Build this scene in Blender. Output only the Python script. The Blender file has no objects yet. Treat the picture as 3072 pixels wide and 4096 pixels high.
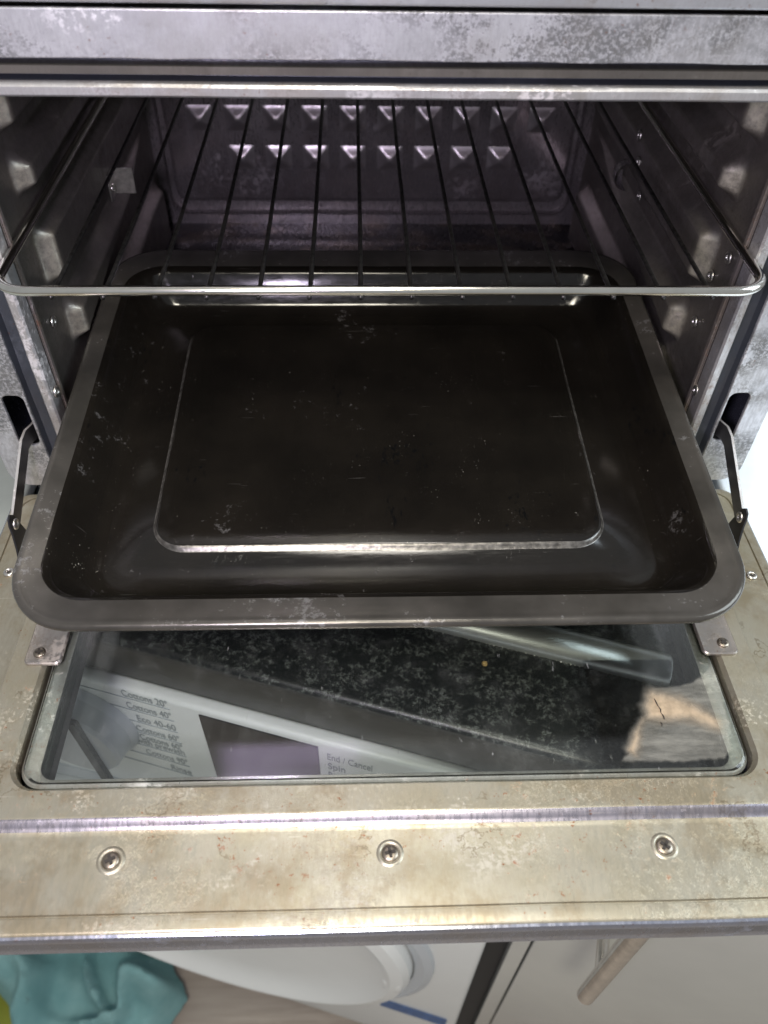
import bpy, bmesh, math, random
from mathutils import Vector, Matrix, noise as mn
random.seed(7)
sc = bpy.context.scene
COL = sc.collection
V = Vector

# ------------------------------------------------------------------ camera, world, lamps, exposure
cam = bpy.data.cameras.new("camera"); camo = bpy.data.objects.new("camera", cam); COL.objects.link(camo)
R_ = V((.99943338, -.02875211, .01749986)); U_ = V((.00884406, .72597005, .68766945)); F_ = V((.03247632, .68712503, -.72581298))
camo.matrix_world = Matrix(((R_.x, U_.x, -F_.x, -.013629), (R_.y, U_.y, -F_.y, -.349287), (R_.z, U_.z, -F_.z, .238301), (0, 0, 0, 1)))
cam.sensor_fit = 'VERTICAL'; cam.sensor_height = 36; cam.sensor_width = 27; cam.lens = 27.926
cam.clip_start = .01; cam.clip_end = 50
cam.dof.use_dof = True; cam.dof.focus_distance = .41; cam.dof.aperture_fstop = 9
sc.camera = camo
sc.view_settings.view_transform = 'Standard'; sc.view_settings.look = 'None'; sc.view_settings.gamma = 1
sc.view_settings.exposure = 0.25
w = bpy.data.worlds.new("World"); sc.world = w; w.use_nodes = True
w.node_tree.nodes['Background'].inputs[0].default_value = (.92, .96, 1, 1)
w.node_tree.nodes['Background'].inputs[1].default_value = .30

def lamp(name, loc, target, size, power, col, size_y=None):
    l = bpy.data.lights.new(name, 'AREA'); l.energy = power; l.color = col; l.size = size
    if size_y: l.shape = 'RECTANGLE'; l.size_y = size_y
    o = bpy.data.objects.new(name, l); COL.objects.link(o); o.location = loc
    o.rotation_euler = (V(target) - V(loc)).to_track_quat('-Z', 'Y').to_euler()
    return o
lamp("ceiling_light", (-.12, -1.12, 1.55), (0, 0, -.1), .4, 17, (1, .93, .78))
lamp("overhead_light", (.05, -.15, 1.7), (0, -.15, -.1), .35, 10, (1, .95, .85))
lamp("window_light", (1.35, -.25, .80), (.05, -.05, -.1), .8, 15, (.80, .91, 1), 1.1)
lamp("violet_lamp_front", (-.11, -.42, .265), (-.05, .15, 0), .07, 1.4, (.88, .77, 1))
lamp("violet_lamp_above", (-.10, .12, .44), (-.05, -.2, -.1), .16, .075, (.80, .62, 1), .08)

# ------------------------------------------------------------------ helpers
def tag(o, label=None, cat=None, group=None, kind=None):
    if label: o['label'] = label
    if cat: o['category'] = cat
    if group: o['group'] = group
    if kind: o['kind'] = kind
    return o
def empty(name, loc, label, cat, group=None):
    o = bpy.data.objects.new(name, None); COL.objects.link(o); o.location = loc
    o.empty_display_size = .02
    return tag(o, label, cat, group)
def link(name, me, parent=None):
    o = bpy.data.objects.new(name, me); COL.objects.link(o)
    if parent:
        o.parent = parent
        o.matrix_parent_inverse = world_of(parent).inverted()
    return o
def world_of(p):
    m = Matrix.LocRotScale(p.location, p.rotation_euler, p.scale) if p.rotation_mode != 'QUATERNION' else p.matrix_basis.copy()
    if p.parent: m = world_of(p.parent) @ p.matrix_parent_inverse @ m
    return m
def finish(bm, name, mat, parent=None, sharp=38, normals=True):
    if normals: bmesh.ops.recalc_face_normals(bm, faces=bm.faces)
    for f in bm.faces: f.smooth = True
    for e in bm.edges:
        if len(e.link_faces) == 2 and e.calc_face_angle(0) > math.radians(sharp): e.smooth = False
    me = bpy.data.meshes.new(name); bm.to_mesh(me); bm.free()
    for m in (mat if isinstance(mat, (list, tuple)) else [mat]): me.materials.append(m)
    return link(name, me, parent)
def rr(x0, x1, y0, y1, r, seg=8, side=14):
    r = max(r, 1e-5); pts = []
    for cx, cy, a0 in ((x1-r, y0+r, -90), (x1-r, y1-r, 0), (x0+r, y1-r, 90), (x0+r, y0+r, 180)):
        for i in range(seg+1):
            a = math.radians(a0 + 90*i/seg); pts.append((cx+r*math.cos(a), cy+r*math.sin(a)))
        nx = [(x1, y1-r), (x0+r, y1), (x0, y0+r), (x1-r, y0)][len(pts)//(seg+side)]if False else None
        pts.append(None)
    out = []; n = len(pts)
    for i, p in enumerate(pts):
        if p is None:
            a = pts[i-1]; b = pts[(i+1) % n]
            for k in range(1, side): out.append((a[0]+(b[0]-a[0])*k/side, a[1]+(b[1]-a[1])*k/side))
        else: out.append(p)
    return out
def loops(loop_list, mapf, fill=False, wob=0, seg=8, side=14, mats=None):
    """loop_list: (x0,x1,y0,y1,r,h); bridges consecutive rounded rectangles."""
    bm = bmesh.new(); prev = None
    for li, (x0, x1, y0, y1, r, h) in enumerate(loop_list):
        cur = []
        for (x, y) in rr(x0, x1, y0, y1, r, seg, side):
            p = V(mapf(x, y, h))
            if wob: p += mn.noise_vector(p*22)*wob
            cur.append(bm.verts.new(p))
        if prev:
            n = len(cur)
            for i in range(n):
                f = bm.faces.new((prev[i], prev[(i+1) % n], cur[(i+1) % n], cur[i]))
                if mats: f.material_index = mats[li-1]
        prev = cur
    if fill: bm.faces.new(prev)
    return bm
def box(bm, c, s, rot=None, mi=0):
    vs = []
    for dx in (-.5, .5):
        for dy in (-.5, .5):
            for dz in (-.5, .5):
                p = V((dx*s[0], dy*s[1], dz*s[2]))
                if rot: p = rot @ p
                vs.append(bm.verts.new(p+V(c)))
    for idx in ((0, 1, 3, 2), (4, 6, 7, 5), (0, 4, 5, 1), (2, 3, 7, 6), (0, 2, 6, 4), (1, 5, 7, 3)):
        f = bm.faces.new([vs[i] for i in idx]); f.material_index = mi
def bevbox(c, s, bev=.001, rot=None, seg=3):
    bm = bmesh.new(); box(bm, c, s, rot)
    bmesh.ops.bevel(bm, geom=list(bm.edges), offset=bev, segments=seg, affect='EDGES', profile=.6)
    return bm
def tube(bm, pts, rad, n=12, closed=False, mi=0, caps=True, wob=0):
    pts = [V(p) for p in pts]; rings = []; N = len(pts)
    up = None
    for i, p in enumerate(pts):
        if closed: t = (pts[(i+1) % N]-pts[i-1]).normalized()
        else: t = (pts[min(i+1, N-1)]-pts[max(i-1, 0)]).normalized()
        if up is None: up = V((0, 0, 1)) if abs(t.z) < .9 else V((1, 0, 0))
        s = t.cross(up).normalized(); u2 = s.cross(t); up = u2
        r = rad(i/(N-1)) if callable(rad) else rad
        ring = []
        for k in range(n):
            a = 2*math.pi*k/n; q = p+(s*math.cos(a)+u2*math.sin(a))*r
            if wob: q += mn.noise_vector(q*90)*wob
            ring.append(bm.verts.new(q))
        rings.append(ring)
    M = N if closed else N-1
    for i in range(M):
        a, b = rings[i], rings[(i+1) % N]
        for k in range(n):
            f = bm.faces.new((a[k], a[(k+1) % n], b[(k+1) % n], b[k])); f.material_index = mi
    if caps and not closed:
        bm.faces.new(rings[0][::-1]).material_index = mi; bm.faces.new(rings[-1]).material_index = mi
def lathe(bm, prof, M, n=24, mi=0, a0=0, a1=2*math.pi):
    """prof: list of (r,h) ; M maps local (x,y,h)"""
    full = abs(a1-a0-2*math.pi) < 1e-6; cols = n if full else n+1; rings = []
    for r, h in prof:
        if r < 1e-7: rings.append([bm.verts.new(M @ V((0, 0, h)))]); continue
        rings.append([bm.verts.new(M @ V((r*math.cos(a0+(a1-a0)*k/n), r*math.sin(a0+(a1-a0)*k/n), h))) for k in range(cols)])
    for a, b in zip(rings, rings[1:]):
        for k in range(n):
            k2 = (k+1) % cols
            if len(a) == 1 and len(b) == 1: continue
            if len(a) == 1: f = bm.faces.new((a[0], b[k2], b[k]))
            elif len(b) == 1: f = bm.faces.new((a[k], a[k2], b[0]))
            else: f = bm.faces.new((a[k], a[k2], b[k2], b[k]))
            f.material_index = mi
def frame_mat(o, x, y, z):
    x, y, z = V(x).normalized(), V(y).normalized(), V(z).normalized()
    return Matrix(((x.x, y.x, z.x, o[0]), (x.y, y.y, z.y, o[1]), (x.z, y.z, z.z, o[2]), (0, 0, 0, 1)))
def plate(name, outlines, thick, bev, M, mat, parent):
    """flat plate with holes from 2-D outlines (curve fill), as mesh"""
    cu = bpy.data.curves.new("tmp", 'CURVE'); cu.dimensions = '2D'; cu.fill_mode = 'BOTH'
    cu.extrude = thick/2; cu.bevel_depth = bev; cu.bevel_resolution = 2; cu.offset = -bev
    for pts in outlines:
        s = cu.splines.new('POLY'); s.points.add(len(pts)-1)
        for i, (x, y) in enumerate(pts): s.points[i].co = (x, y, 0, 1)
        s.use_cyclic_u = True
    t = bpy.data.objects.new("tmp", cu); COL.objects.link(t)
    dg = bpy.context.evaluated_depsgraph_get(); dg.update()
    me = bpy.data.meshes.new_from_object(t.evaluated_get(dg)); bpy.data.objects.remove(t)
    me.transform(M); me.name = name; me.materials.clear(); me.materials.append(mat)
    return link(name, me, parent)

# ------------------------------------------------------------------ materials
class NT:
    def __init__(s, name):
        s.m = bpy.data.materials.new(name); s.m.use_nodes = True; s.t = s.m.node_tree; s.N = s.t.nodes; s.L = s.t.links
        s.b = s.N['Principled BSDF']; s.out = s.N['Material Output']; s.tc = s.N.new('ShaderNodeTexCoord')
    def put(s, sock, v):
        if hasattr(v, 'is_linked') or hasattr(v, 'links'): s.L.new(v, sock)
        else: sock.default_value = v
    def noise(s, scale, detail=4, rough=.6, stretch=(1, 1, 1), off=(0, 0, 0), dist=0):
        mp = s.N.new('ShaderNodeMapping'); s.L.new(s.tc.outputs['Object'], mp.inputs[0])
        mp.inputs['Scale'].default_value = stretch; mp.inputs['Location'].default_value = off
        n = s.N.new('ShaderNodeTexNoise'); s.L.new(mp.outputs[0], n.inputs['Vector'])
        n.inputs['Scale'].default_value = scale; n.inputs['Detail'].default_value = detail
        n.inputs['Roughness'].default_value = rough; n.inputs['Distortion'].default_value = dist
        return n.outputs['Fac']
    def vor(s, scale, feat='F1', stretch=(1, 1, 1)):
        mp = s.N.new('ShaderNodeMapping'); s.L.new(s.tc.outputs['Object'], mp.inputs[0]); mp.inputs['Scale'].default_value = stretch
        n = s.N.new('ShaderNodeTexVoronoi'); s.L.new(mp.outputs[0], n.inputs['Vector']); n.feature = feat
        n.inputs['Scale'].default_value = scale
        return n.outputs['Distance']
    def ramp(s, v, a, b, va=0., vb=1.):
        r = s.N.new('ShaderNodeMapRange'); r.interpolation_type = 'SMOOTHSTEP'
        s.put(r.inputs['Value'], v); r.inputs['From Min'].default_value = a; r.inputs['From Max'].default_value = b
        r.inputs['To Min'].default_value = va; r.inputs['To Max'].default_value = vb
        return r.outputs[0]
    def math(s, op, a, b=0.):
        n = s.N.new('ShaderNodeMath'); n.operation = op; s.put(n.inputs[0], a); s.put(n.inputs[1], b); return n.outputs[0]
    def mix(s, f, a, b):
        n = s.N.new('ShaderNodeMix'); n.data_type = 'RGBA'; s.put(n.inputs['Factor'], f)
        s.put(n.inputs['A'], a if not isinstance(a, tuple) else (*a, 1)); s.put(n.inputs['B'], b if not isinstance(b, tuple) else (*b, 1))
        return n.outputs['Result']
    def bump(s, h, strength=.2, dist=.0005):
        n = s.N.new('ShaderNodeBump'); s.put(n.inputs['Height'], h); n.inputs['Strength'].default_value = strength
        n.inputs['Distance'].default_value = dist; s.L.new(n.outputs[0], s.b.inputs['Normal']); return n
    def set(s, **k):
        for a, v in k.items(): s.put(s.b.inputs[{'col': 'Base Color', 'rough': 'Roughness', 'metal': 'Metallic', 'ior': 'IOR', 'coat': 'Coat Weight', 'coatr': 'Coat Roughness', 'spec': 'Specular IOR Level'}[a]], (*v, 1) if isinstance(v, tuple) else v)
        return s.m

def add_wear(mat, col):
    t = mat.node_tree; b = t.nodes['Principled BSDF']; src = b.inputs['Base Color'].links[0].from_socket
    a = t.nodes.new('ShaderNodeAttribute'); a.attribute_name = 'rub'
    nz = t.nodes.new('ShaderNodeTexNoise'); nz.inputs['Scale'].default_value = 170; nz.inputs['Detail'].default_value = 7; nz.inputs['Roughness'].default_value = .75
    tc = t.nodes.new('ShaderNodeTexCoord'); t.links.new(tc.outputs['Object'], nz.inputs['Vector'])
    mr = t.nodes.new('ShaderNodeMapRange'); t.links.new(nz.outputs['Fac'], mr.inputs['Value']); mr.inputs['From Min'].default_value = .35; mr.inputs['From Max'].default_value = .58; mr.inputs['To Min'].default_value = .25
    mu = t.nodes.new('ShaderNodeMath'); mu.operation = 'MULTIPLY'; t.links.new(a.outputs['Fac'], mu.inputs[0]); t.links.new(mr.outputs[0], mu.inputs[1])
    mx = t.nodes.new('ShaderNodeMix'); mx.data_type = 'RGBA'; t.links.new(mu.outputs[0], mx.inputs['Factor']); t.links.new(src, mx.inputs['A']); mx.inputs['B'].default_value = (*col, 1)
    t.links.new(mx.outputs['Result'], b.inputs['Base Color'])
    return mat
def worn_metal(name, base, dark, light, rustc=(.20, .075, .03), metal=.8, rough=.36, thr=.5, patch=70, rust=.66, low=14, off=(0, 0, 0), brush=(4, 1, 1), tint=None, bumps=.25, region=.42, blot=.6, stain=.25, stainc=(.27, .21, .13), specks=.7, patchy=.72, clus=.51):
    n = NT(name)
    lowf = n.noise(low, 3, .6, off=off); fine = n.noise(patch, 8, .74, off=off); vf = n.noise(patch*4, 5, .7, off=off)
    s = n.math('ADD', n.math('MULTIPLY', fine, .55), n.math('ADD', n.math('MULTIPLY', lowf, region), n.math('MULTIPLY', vf, .25)))
    m1 = n.ramp(s, thr+.08, thr+.125)                     # etched dark patches
    m2 = n.ramp(n.math('ADD', n.math('MULTIPLY', n.noise(patch*1.6, 7, .75, off=(3, 1, 2)), .7), n.math('MULTIPLY', n.noise(low*1.3, 2, .5, off=(9, 4, 1)), .5)), .66, .72)   # pale mineral blotches
    m1 = n.math('MULTIPLY', m1, n.ramp(n.noise(low*.75, 4, .65, off=(11, 3, 6), stretch=(.6, 1, 1)), clus-.07, clus+.07, .12, 1.))
    m2 = n.math('MULTIPLY', m2, n.ramp(n.noise(low*.9, 3, .6, off=(3, 12, 6), stretch=(.6, 1, 1)), .46, .60, .1, 1.))
    br = n.noise(160, 3, .6, stretch=brush)
    c = n.mix(n.ramp(n.noise(low*2.2, 4, .6, off=(5, 5, 5)), .35, .7), base, tint or tuple(x*.85 for x in base))
    c = n.mix(n.ramp(br, .3, .72, 0, .34), c, dark)
    c = n.mix(n.math('MULTIPLY', n.math('MULTIPLY', m1, n.ramp(n.noise(patch*3, 4, .7, off=(7, 3, 1)), .36, .56, .25, 1.)), patchy), c, dark)
    c = n.mix(n.math('MULTIPLY', m2, blot), c, light)
    rs = n.ramp(n.math('ADD', n.math('MULTIPLY', n.noise(patch*.7, 8, .8, off=(1, 7, 3)), .75), n.math('MULTIPLY', n.noise(low*1.6, 2, .5, off=(2, 2, 8)), .35)), rust, rust+.07)
    c = n.mix(n.math('MULTIPLY', rs, .85), c, rustc)
    # brown grease stains, tide-mark rings, wipe scratches
    sf = n.ramp(n.math('ADD', n.math('MULTIPLY', n.noise(42, 6, .68, off=(6, 1, 9)), .7), n.math('MULTIPLY', n.noise(9, 2, .5, off=(1, 1, 5)), .4)), .53, .66)
    c = n.mix(n.math('MULTIPLY', sf, stain), c, stainc)
    rn = n.noise(34, 5, .6, off=(2, 9, 4), dist=.15); ring = n.math('MULTIPLY', n.ramp(n.math('ABSOLUTE', n.math('SUBTRACT', rn, .60)), .003, .011, 1, 0), n.ramp(n.noise(23, 2, .5, off=(7, 7, 7)), .50, .60))
    c = n.mix(n.math('MULTIPLY', ring, stain*1.2), c, tuple(x*.6 for x in stainc))
    scl = n.ramp(n.noise(90, 3, .6, stretch=(.35, 9, 1), off=(3, 3, 1)), .70, .73)
    c = n.mix(n.math('MULTIPLY', scl, .35), c, light)
    rs2 = n.math('MULTIPLY', n.ramp(n.noise(380, 5, .75, off=(8, 2, 2)), .60, .66), n.ramp(n.noise(30, 4, .7, off=(5, 8, 3)), .50, .60))
    c = n.mix(n.math('MULTIPLY', rs2, specks), c, rustc)
    sp = n.ramp(n.noise(patch*5, 2, .5, off=(4, 4, 4)), .73, .76)
    c = n.mix(n.math('MULTIPLY', sp, .6), c, tuple(x*.5 for x in dark))
    rg = n.math('ADD', n.math('MULTIPLY', m1, .14), n.math('ADD', n.math('MULTIPLY', m2, .22), n.math('MULTIPLY', rs, .35)))
    rg = n.math('ADD', rg, n.ramp(br, .3, .7, rough-.05, rough+.06))
    mt = n.math('MULTIPLY', n.math('SUBTRACT', 1., n.math('ADD', n.math('MULTIPLY', rs, .8), n.math('MULTIPLY', m2, .45))), metal)
    h = n.math('SUBTRACT', n.math('ADD', n.math('MULTIPLY', br, .12), n.math('MULTIPLY', rs, .5)), n.math('MULTIPLY', m1, .35))
    h = n.math('ADD', h, n.math('MULTIPLY', vf, .25))
    n.bump(h, bumps, .0004)
    return n.set(col=c, rough=rg, metal=mt)

M_flange = worn_metal('etched_steel', (.70, .71, .74), (.17, .175, .175), (.84, .84, .84), rough=.33, thr=.515, patch=170, rust=.71, low=22, off=(.3, 0, .05), metal=.6, region=.5, blot=.6, stain=.2, stainc=(.30, .28, .24), patchy=.9, clus=.45)
M_lip = worn_metal('lip_steel', (.60, .60, .60), (.30, .28, .27), (.82, .80, .80), rustc=(.24, .15, .12), rough=.36, thr=.54, patch=160, rust=.66, low=18, metal=.65)
M_groove = worn_metal('gasket_channel_steel', (.115, .13, .155), (.09, .10, .12), (.15, .16, .19), rough=.34, thr=.66, patch=60, rust=.80, low=9, metal=.6, bumps=.05, stain=.05, blot=0.)
M_groove2 = worn_metal('fascia_steel', (.52, .54, .56), (.36, .37, .39), (.65, .65, .66), rough=.34, thr=.62, patch=90, rust=.76, low=9, metal=.6, blot=.1)
M_door = worn_metal('tarnished_door_steel', (.42, .40, .32), (.25, .215, .16), (.76, .74, .66), rustc=(.26, .11, .05), rough=.34, thr=.55, patch=300, rust=.655, low=22, tint=(.39, .36, .265), metal=.7, off=(1, 2, 0), blot=.16, stain=.46, stainc=(.25, .19, .11), patchy=.38, specks=1.)
M_edge = worn_metal('polished_edge_steel', (.42, .45, .55), (.31, .33, .40), (.5, .5, .55), rough=.22, thr=.68, patch=50, rust=.85, low=6, metal=.85, bumps=.05, blot=0.)
M_ridge = worn_metal('polished_tinted_ridge_steel', (.42, .40, .46), (.30, .28, .32), (.6, .55, .55), rustc=(.24, .10, .05), rough=.28, thr=.70, patch=220, rust=.68, low=20, metal=.9, blot=.0)  # polished steel; dark lavender reflection put into its base colour
M_clip = worn_metal('clip_steel', (.46, .43, .40), (.28, .24, .20), (.6, .55, .48), rough=.34, thr=.56, patch=140, rust=.70, metal=.85)
M_bead = worn_metal('glass_seat_steel', (.50, .53, .48), (.25, .27, .24), (.75, .76, .70), rustc=(.32, .12, .04), rough=.32, thr=.53, patch=130, rust=.66, low=30, metal=.7)
M_cav = worn_metal('oven_lining', (.27, .25, .225), (.13, .12, .105), (.34, .32, .30), rustc=(.10, .06, .045), rough=.33, thr=.56, patch=120, rust=.70, low=12, tint=(.20, .185, .17), metal=.8, bumps=.12, blot=.0, patchy=.3, stain=.16, stainc=(.12, .09, .07))
M_back = worn_metal('oven_back_lining', (.36, .335, .34), (.19, .17, .17), (.62, .58, .60), rustc=(.17, .11, .10), rough=.27, thr=.53, patch=150, rust=.68, low=16, metal=.72, bumps=.15, blot=.12, patchy=.45, stain=.3, stainc=(.2, .16, .15))
M_dimple = worn_metal('brightened_back_lining', (.50, .47, .475), (.34, .31, .31), (.75, .72, .72), rough=.33, thr=.56, patch=260, rust=.70, low=20, metal=.78, bumps=.1, blot=.2, stain=.2)  # paler than the back wall, puts lit facets into the colour
M_floorcav = worn_metal('blackened_oven_floor', (.018, .018, .021), (.012, .012, .012), (.08, .08, .08), rough=.28, thr=.56, patch=90, rust=.75, metal=.7, blot=.2)
M_wallrub = add_wear(worn_metal('side_lining', (.27, .25, .225), (.13, .12, .105), (.34, .32, .30), rustc=(.10, .06, .045), rough=.33, thr=.56, patch=120, rust=.70, low=12, tint=(.20, .185, .17), metal=.72, bumps=.12, blot=.0, patchy=.3, stain=.2, stainc=(.12, .09, .07)), (.60, .56, .46))
M_rub = worn_metal('rubbed_runner_ends', (.66, .62, .50), (.30, .26, .20), (.8, .76, .64), rough=.34, thr=.56, patch=240, rust=.67, low=30, metal=.55, blot=.5, stain=.3)
M_hem = worn_metal('hem_steel', (.33, .30, .28), (.17, .14, .12), (.5, .47, .44), rustc=(.14, .07, .04), rough=.42, thr=.52, patch=180, rust=.60, low=30, metal=.6)

def simple(name, col, rough=.4, metal=0., nscale=None, amt=.25, bump=0, coat=0, ior=None):
    n = NT(name)
    c = col
    if nscale:
        f = n.noise(nscale, 5, .65); c = n.mix(n.ramp(f, .3, .7), tuple(x*(1-amt) for x in col), tuple(min(1, x*(1+amt)) for x in col))
        if bump: n.bump(f, bump, .0006)
    n.set(col=c, rough=rough, metal=metal, coat=coat)
    if ior: n.b.inputs['IOR'].default_value = ior
    return n.m
M_chrome = simple('chromed_wire', (.78, .76, .70), .13, 1, 90, .06)
M_wire = simple('sooty_wire', (.075, .072, .07), .32, .9, 260, .5, .4)
M_screw = simple('screw_steel', (.30, .26, .21), .36, .95, 300, .25, .2)
M_screwdark = simple('dark_slot_and_residue', (.03, .025, .02), .7)  # dark tone for screw crosses, rivet holes and burnt residue
M_rivet = simple('rivet_aluminium', (.62, .60, .56), .28, .95, 300, .2, .2)
M_arm = simple('hinge_arm_steel', (.16, .155, .16), .33, .9, 60, .25, .1)
M_black = simple('black_plated_bracket', (.02, .02, .024), .38, .3, 90, .3)
M_border = simple('black_glass_print', (.008, .009, .010), .6)
M_wallgreen = simple('door_cavity_paint', (.03, .038, .032), .3, .4, 50, .4)
M_white = simple('white_enamel', (.82, .85, .85), .25, 0, 5, .03)
M_panel = simple('white_plastic_panel', (.84, .88, .88), .35, 0, 6, .03)
M_knob = simple('grey_knob_plastic', (.52, .56, .60), .3)
M_ink = simple('grey_print_ink', (.31, .35, .37), .5)
M_screen = simple('dark_display', (.02, .018, .022), .12)
M_gapshade = simple('black_gap_shade', (.012, .012, .014), .6)
M_cab = simple('gloss_cream_door', (.50, .51, .48), .16, 0, 4, .05, coat=.4)
M_handle = simple('brushed_nickel', (.66, .62, .57), .24, 1, 120, .12)
M_alu = simple('polished_steel_strip', (.92, .95, .93), .32, .8, 60, .05)
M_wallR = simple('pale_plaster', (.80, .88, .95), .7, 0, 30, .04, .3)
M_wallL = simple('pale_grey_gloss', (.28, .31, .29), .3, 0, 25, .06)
M_crumb = simple('crumb', (.62, .42, .16), .8, 0, 900, .3, .4)
M_seal = simple('sealant', (.8, .8, .74), .15)
M_blue = simple('blue_sticker', (.05, .12, .30), .5, 0, 200, .35)

# black enamel of the tray
n = NT('black_tray_enamel')
sc1 = n.noise(220, 6, .75); big = n.noise(16, 4, .6, off=(2, 2, 2)); brs = n.noise(120, 4, .6, stretch=(1, 7, 1))
scr = n.ramp(n.math('ADD', n.math('MULTIPLY', n.noise(150, 9, .8, off=(5, 1, 1)), .6), n.math('MULTIPLY', big, .5)), .655, .70)
oil = n.ramp(n.math('ADD', n.math('MULTIPLY', n.noise(190, 5, .8, stretch=(1.6, .6, 1), off=(7, 1, 3)), .65), n.math('MULTIPLY', n.noise(26, 3, .6, off=(8, 8, 8)), .5)), .70, .72)
c = n.mix(n.ramp(big, .15, .95), (.0045, .0040, .0034), (.0120, .0102, .0078))
c = n.mix(n.math('MULTIPLY', scr, .35), c, (.16, .155, .15)); c = n.mix(oil, c, (.004, .004, .004))
spk = n.ramp(n.math('ADD', n.math('MULTIPLY', n.noise(1100, 2, .5, off=(1, 1, 1)), .8), n.math('MULTIPLY', n.noise(35, 3, .6, off=(9, 2, 2)), .25)), .735, .76); c = n.mix(n.math('MULTIPLY', spk, .7), c, (.35, .33, .28))
sl = n.math('MULTIPLY', n.ramp(n.noise(70, 2, .5, stretch=(.5, 14, 1), off=(4, 9, 1)), .72, .75), n.ramp(n.noise(30, 3, .6, off=(6, 6, 2)), .5, .6)); c = n.mix(n.math('MULTIPLY', sl, .16), c, (.22, .21, .19))
rg = n.math('ADD', n.ramp(brs, .3, .7, .09, .16), n.math('SUBTRACT', n.math('MULTIPLY', scr, .22), n.math('MULTIPLY', oil, .07)))
n.bump(n.math('ADD', n.math('MULTIPLY', sc1, .35), n.math('SUBTRACT', n.math('MULTIPLY', brs, .2), n.math('MULTIPLY', oil, .5))), .12, .0004)
M_tray = n.set(col=c, rough=rg, metal=.0)

n = NT('worn_tray_rim_enamel')
sc1 = n.noise(240, 6, .75, off=(4, 2, 2)); big = n.noise(20, 4, .6, off=(2, 5, 2)); brs = n.noise(60, 5, .7, stretch=(1, 1.5, 1))
scr = n.ramp(n.math('ADD', n.math('MULTIPLY', n.noise(230, 9, .8, off=(5, 1, 1)), .6), n.math('MULTIPLY', big, .5)), .63, .67)
c = n.mix(n.ramp(big, .3, .7), (.055, .052, .045), (.105, .098, .086)); c = n.mix(n.math('MULTIPLY', scr, .5), c, (.28, .28, .28))
n.bump(n.math('ADD', n.math('MULTIPLY', sc1, .4), n.math('MULTIPLY', brs, .3)), .2, .0004)
M_rim = n.set(col=c, rough=n.math('ADD', n.ramp(brs, .3, .7, .16, .27), n.math('MULTIPLY', scr, .2)), metal=.5)

M_tedge = simple('rubbed_tray_edge', (.13, .125, .115), .24, .6, 300, .5, .3)
# worktop laminate
n = NT('speckled_black_laminate')
v1 = n.ramp(n.noise(320, 6, .8), .46, .58); v2 = n.ramp(n.noise(150, 6, .7, off=(3, 3, 3)), .44, .58)
c = n.mix(n.math('MULTIPLY', v1, v2), (.009, .012, .013), (.125, .138, .13))
n.bump(n.noise(1200, 2, .5), .25, .0003)
M_work = n.set(col=c, rough=.34)
n = NT('laminate_edge'); c = n.mix(n.noise(180, 6, .7, stretch=(1, 1, 3)), (.030, .032, .031), (.075, .074, .07)); M_workedge = n.set(col=c, rough=.4)

# floor laminate
n = NT('grey_oak_laminate')
g = n.noise(30, 6, .65, stretch=(.25, 3, 1)); g2 = n.noise(7, 2, .5, stretch=(.2, 1.4, 1))
c = n.mix(n.ramp(g, .3, .7), (.25, .21, .175), (.42, .37, .32)); c = n.mix(n.ramp(g2, .35, .65, 0, .6), c, (.30, .265, .235))
M_floor = n.set(col=c, rough=.45)
# cloth
def cloth(name, a, b, spot):
    n = NT(name); f = n.noise(900, 3, .7); g = n.noise(14, 4, .6); st = n.ramp(n.noise(22, 5, .7, off=(3, 3, 3)), .62, .72)
    c = n.mix(n.ramp(g, .3, .7), a, b); c = n.mix(n.math('MULTIPLY', st, .5), c, spot)
    n.bump(f, .5, .002); return n.set(col=c, rough=.95)
M_teal = cloth('teal_microfibre', (.15, .32, .335), (.24, .43, .44), (.08, .13, .12))
M_yellow = cloth('olive_microfibre', (.22, .25, .03), (.30, .33, .05), (.12, .14, .03))

# glass: thin pane, Fresnel mix of clear transmission and mirror, a little dust
n = NT('door_glass')
n.N.remove(n.b)
tr = n.N.new('ShaderNodeBsdfTransparent'); tr.inputs[0].default_value = (.982, .992, .986, 1)
gl = n.N.new('ShaderNodeBsdfGlossy'); gl.inputs['Roughness'].default_value = .10
fr = n.N.new('ShaderNodeFresnel'); fr.inputs['IOR'].default_value = 1.52
mx = n.N.new('ShaderNodeMixShader'); n.L.new(fr.outputs[0], mx.inputs[0]); n.L.new(tr.outputs[0], mx.inputs[1]); n.L.new(gl.outputs[0], mx.inputs[2])
df = n.N.new('ShaderNodeBsdfDiffuse'); df.inputs[0].default_value = (.55, .57, .55, 1)
dust = n.math('ADD', n.ramp(n.noise(60, 7, .75), .5, .8, .002, .05), n.ramp(n.noise(500, 3, .6, stretch=(1, .25, 1)), .70, .76, 0, .25))
m2 = n.N.new('ShaderNodeMixShader'); n.L.new(dust, m2.inputs[0]); n.L.new(mx.outputs[0], m2.inputs[1]); n.L.new(df.outputs[0], m2.inputs[2])
n.L.new(m2.outputs[0], n.out.inputs[0])
M_glass = n.m

# ------------------------------------------------------------------ OVEN
oven = empty('toaster_oven', (0, .15, -.11), 'worn steel toaster oven standing open on the black worktop', 'oven')
XZ = lambda x, z, h: (x, h, z)
A = .18; ZB = -.083; ZT = .1175
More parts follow.
